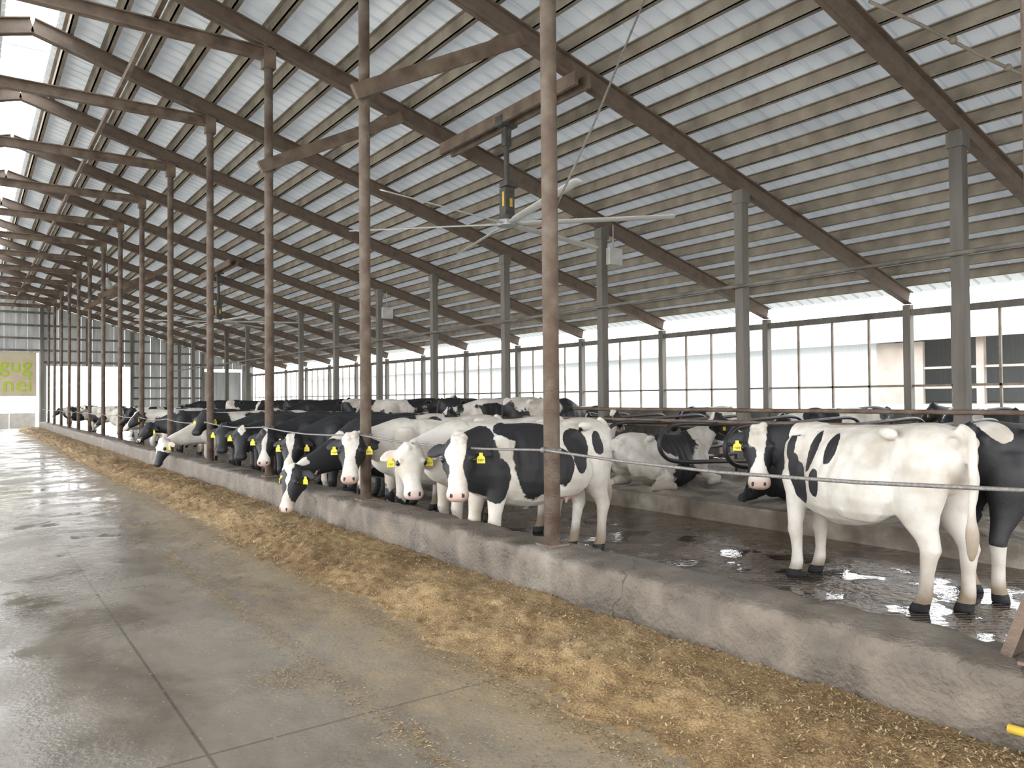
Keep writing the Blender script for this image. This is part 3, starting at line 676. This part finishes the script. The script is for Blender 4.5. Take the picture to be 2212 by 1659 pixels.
cow('white cow with black shoulder and flank patches looking back',(6.34,3.70),78,(1.02,.22,1.35),136,66,
    dict(seed=11,bias=-3.5,head='blaze',bw=.055,blobs=[(.86,.14,1.08,.20,.3,.38),(.80,.22,.80,.10,.3,.20),(.55,.3,1.26,.05,.2,.14),(.30,.3,1.22,.07,.2,.25),(.08,.3,1.24,.065,.2,.16),(.42,.3,.88,.10,.25,.20),(.20,.3,.92,.07,.2,.15),(.5,.3,1.0,.06,.2,.15),(-.1,-.3,1.2,.3,.2,.3)],legs=.55),
    vox=V,num='7202',legs=(.0,.04,.05,-.10),udder=0)
cow('white cow with large black flank patches behind the curb',(4.93,6.55),180,(1.08,.25,1.27),54,62,
    dict(seed=21,bias=-3.5,head='blaze',bw=.06,blobs=[(.82,.12,1.08,.20,.3,.38),(.66,.25,.84,.18,.25,.22),(.22,.2,1.36,.32,.3,.13),(.20,.3,1.02,.26,.25,.36),(-.12,.3,.93,.14,.25,.20),(-.36,.3,1.22,.15,.25,.20),(-.34,.3,1.0,.09,.25,.14),(-.66,.25,1.2,.07,.2,.11)],legs=.6),
    vox=V,num='7207',tags=(1,0),legs=(.0,.05,-.04,.10))
cow('mostly white cow with yellow tags on both ears',(5.15,7.6),178,(1.22,.20,1.16),74,60,
    dict(seed=5,bias=-3,head='white',ear=0,pink=.6,blobs=[(.1,.3,1.2,.25,.3,.2)]),vox=V,num='7317')
cow('white cow with black cheeks and spotted neck',(5.15,8.98),179,(1.32,.26,1.22),60,60,
    dict(seed=44,bias=-.7,freq=4.0,head='blaze',bw=.07,pink=.9,legs=.7),vox=V,num='7707')
cow('black and white cow lowering its head to the feed',(5.12,10.15),182,(1.58,.12,.78),25,70,
    dict(seed=48,bias=-.1,freq=3.6,head='blaze',bw=.05,blobs=[(1.15,0,.95,.3,.3,.25)]),vox=V)
cow('mostly black cow standing at the curb',(5.2,11.3),176,(1.2,.1,1.12),60,60,
    dict(seed=61,bias=.9,head='blaze',bw=.035),vox=.02)
cow('black cow with white blaze at the feed curb',(5.2,12.45),176,(1.25,.2,1.17),66,58,dict(seed=7,bias=2.2,head='blaze',bw=.03,legs=.3),vox=.02)
cow('black cow with white forehead at the feed curb',(5.2,13.7),178,(1.28,.2,1.19),66,58,dict(seed=8,bias=2.4,head='star',legs=.3),vox=.02)
cow('black cow at the feed curb',(5.2,15.0),178,(1.22,.15,1.2),66,50,dict(seed=9,bias=2.2,head='black',legs=.3,pink=0),vox=.02)
cow('black cow with raised head at the feed curb',(5.25,16.5),178,(1.25,.2,1.42),50,40,dict(seed=10,bias=2.0,head='black',legs=.4,pink=0),vox=.02)
cow('white spotted cow eating over the curb',(5.15,18.3),182,(1.6,.1,.82),20,68,dict(seed=15,bias=-.7,freq=6,head='spots'),vox=.02)
cow('black cow with white patch beside the stalls',(7.66,2.85),-8,(1.3,-.1,1.2),0,40,dict(seed=33,bias=1.8,head='black',legs=.5,white=[(-.80,-.2,1.38,.12,.3,.10),(-.2,.2,.70,.5,.4,.16)]),vox=.02,tags=(0,0),legs=(0,0,.05,-.1),udder=0)
cow('white spotted cow lying on stall bedding',(9.15,8.7),-3,(1.14,-.05,1.08),-20,30,dict(seed=41,bias=-1.1,head='blaze',bw=.03),pose='lie',vox=.018,z0=.25)
cow('black cow lying on stall bedding',(9.25,6.26),5,(1.05,.25,.85),70,40,dict(seed=42,bias=2.6,head='black',pink=0),pose='lie',vox=.022,z0=.25)
cow('black and white cow lying on stall bedding',(9.4,11.2),0,(1.1,.1,1.1),30,30,dict(seed=43,bias=.0,head='blaze'),pose='lie',vox=.025,z0=.25)
far=[((15.0,9.2),140,.2),((15.2,6.6),60,1.3),((10.3,14.8),170,.4),((10.5,13.55),-5,.2),((10.2,16.0),5,.9),((10.3,19.6),175,1.0),
((10.4,22.1),0,.3),((10.2,25.7),180,1.4),((10.3,27.0),0,1.5),((10.4,29.4),178,.2),((15.0,17.5),95,-.2),((15.2,13.0),80,.4),((12.2,18.4),180,.5),((12.1,23.3),182,.9),
((5.2,21.5),178,1.6),((5.2,23.4),178,.3),((5.3,25.6),176,-.6),((6.6,30.5),100,.0),((5.6,34.0),170,-.5),((7.2,36.5),40,.9),((9.9,33),0,.8),((10.2,36.7),0,-.1),((10.1,40.3),180,.7),
((6.2,46.5),150,-1.0),((5.5,51.5),200,-.6),((7.0,41.5),70,-.4)]
for i,(l,h,b) in enumerate(far):
    z0=.25 if 8.6<l[0]<13.6 else 0
    lb='mostly black dairy cow standing in the barn' if b>.8 else ('mostly white dairy cow standing in the barn' if b<-.3 else 'black and white dairy cow standing in the barn')
    hd=['blaze','black','spots'][i%3]
    cow(lb,l,h,(1.2+.1*math.sin(i),.15*math.cos(i*2),1.25+.2*math.sin(i*1.7)),40*math.sin(i*2.3),45,dict(seed=100+i,bias=b,head=hd),vox=.028 if l[1]<30 else .035,tags=(l[1]<24,l[1]<24),z0=z0)
# ------------------------------------------------------------------ world, camera
w=bpy.data.worlds.new('World');S.world=w;w.use_nodes=True;nt=w.node_tree;bg=nt.nodes['Background']
tc=nt.nodes.new('ShaderNodeTexCoord');sx=nt.nodes.new('ShaderNodeSeparateXYZ');cr=nt.nodes.new('ShaderNodeValToRGB')
nt.links.new(tc.outputs['Generated'],sx.inputs[0]);nt.links.new(sx.outputs[2],cr.inputs[0])
cr.color_ramp.elements[0].color=(1,.99,.975,1);cr.color_ramp.elements[1].color=(.78,.88,1,1)
nt.links.new(cr.outputs[0],bg.inputs[0]);bg.inputs[1].default_value=7.2
cam=bpy.data.cameras.new('Camera');co=bpy.data.objects.new('Camera',cam);COL.objects.link(co);S.camera=co
cam.sensor_width=36;cam.lens=1662/2212*36;cam.clip_end=500
yaw=math.atan(1181/1662);pt=math.atan(31/1662);ro=.008
F=Vector((math.sin(yaw)*math.cos(pt),math.cos(yaw)*math.cos(pt),math.sin(pt)));R=Vector((math.cos(yaw),-math.sin(yaw),0));U=R.cross(F)
R2=(R-U*ro).normalized();U2=R2.cross(F)
Mc=Matrix((R2,U2,-F)).transposed().to_4x4();Mc.translation=(0,0,1.68);co.matrix_world=Mc
S.view_settings.view_transform='Standard';S.view_settings.exposure=0.0
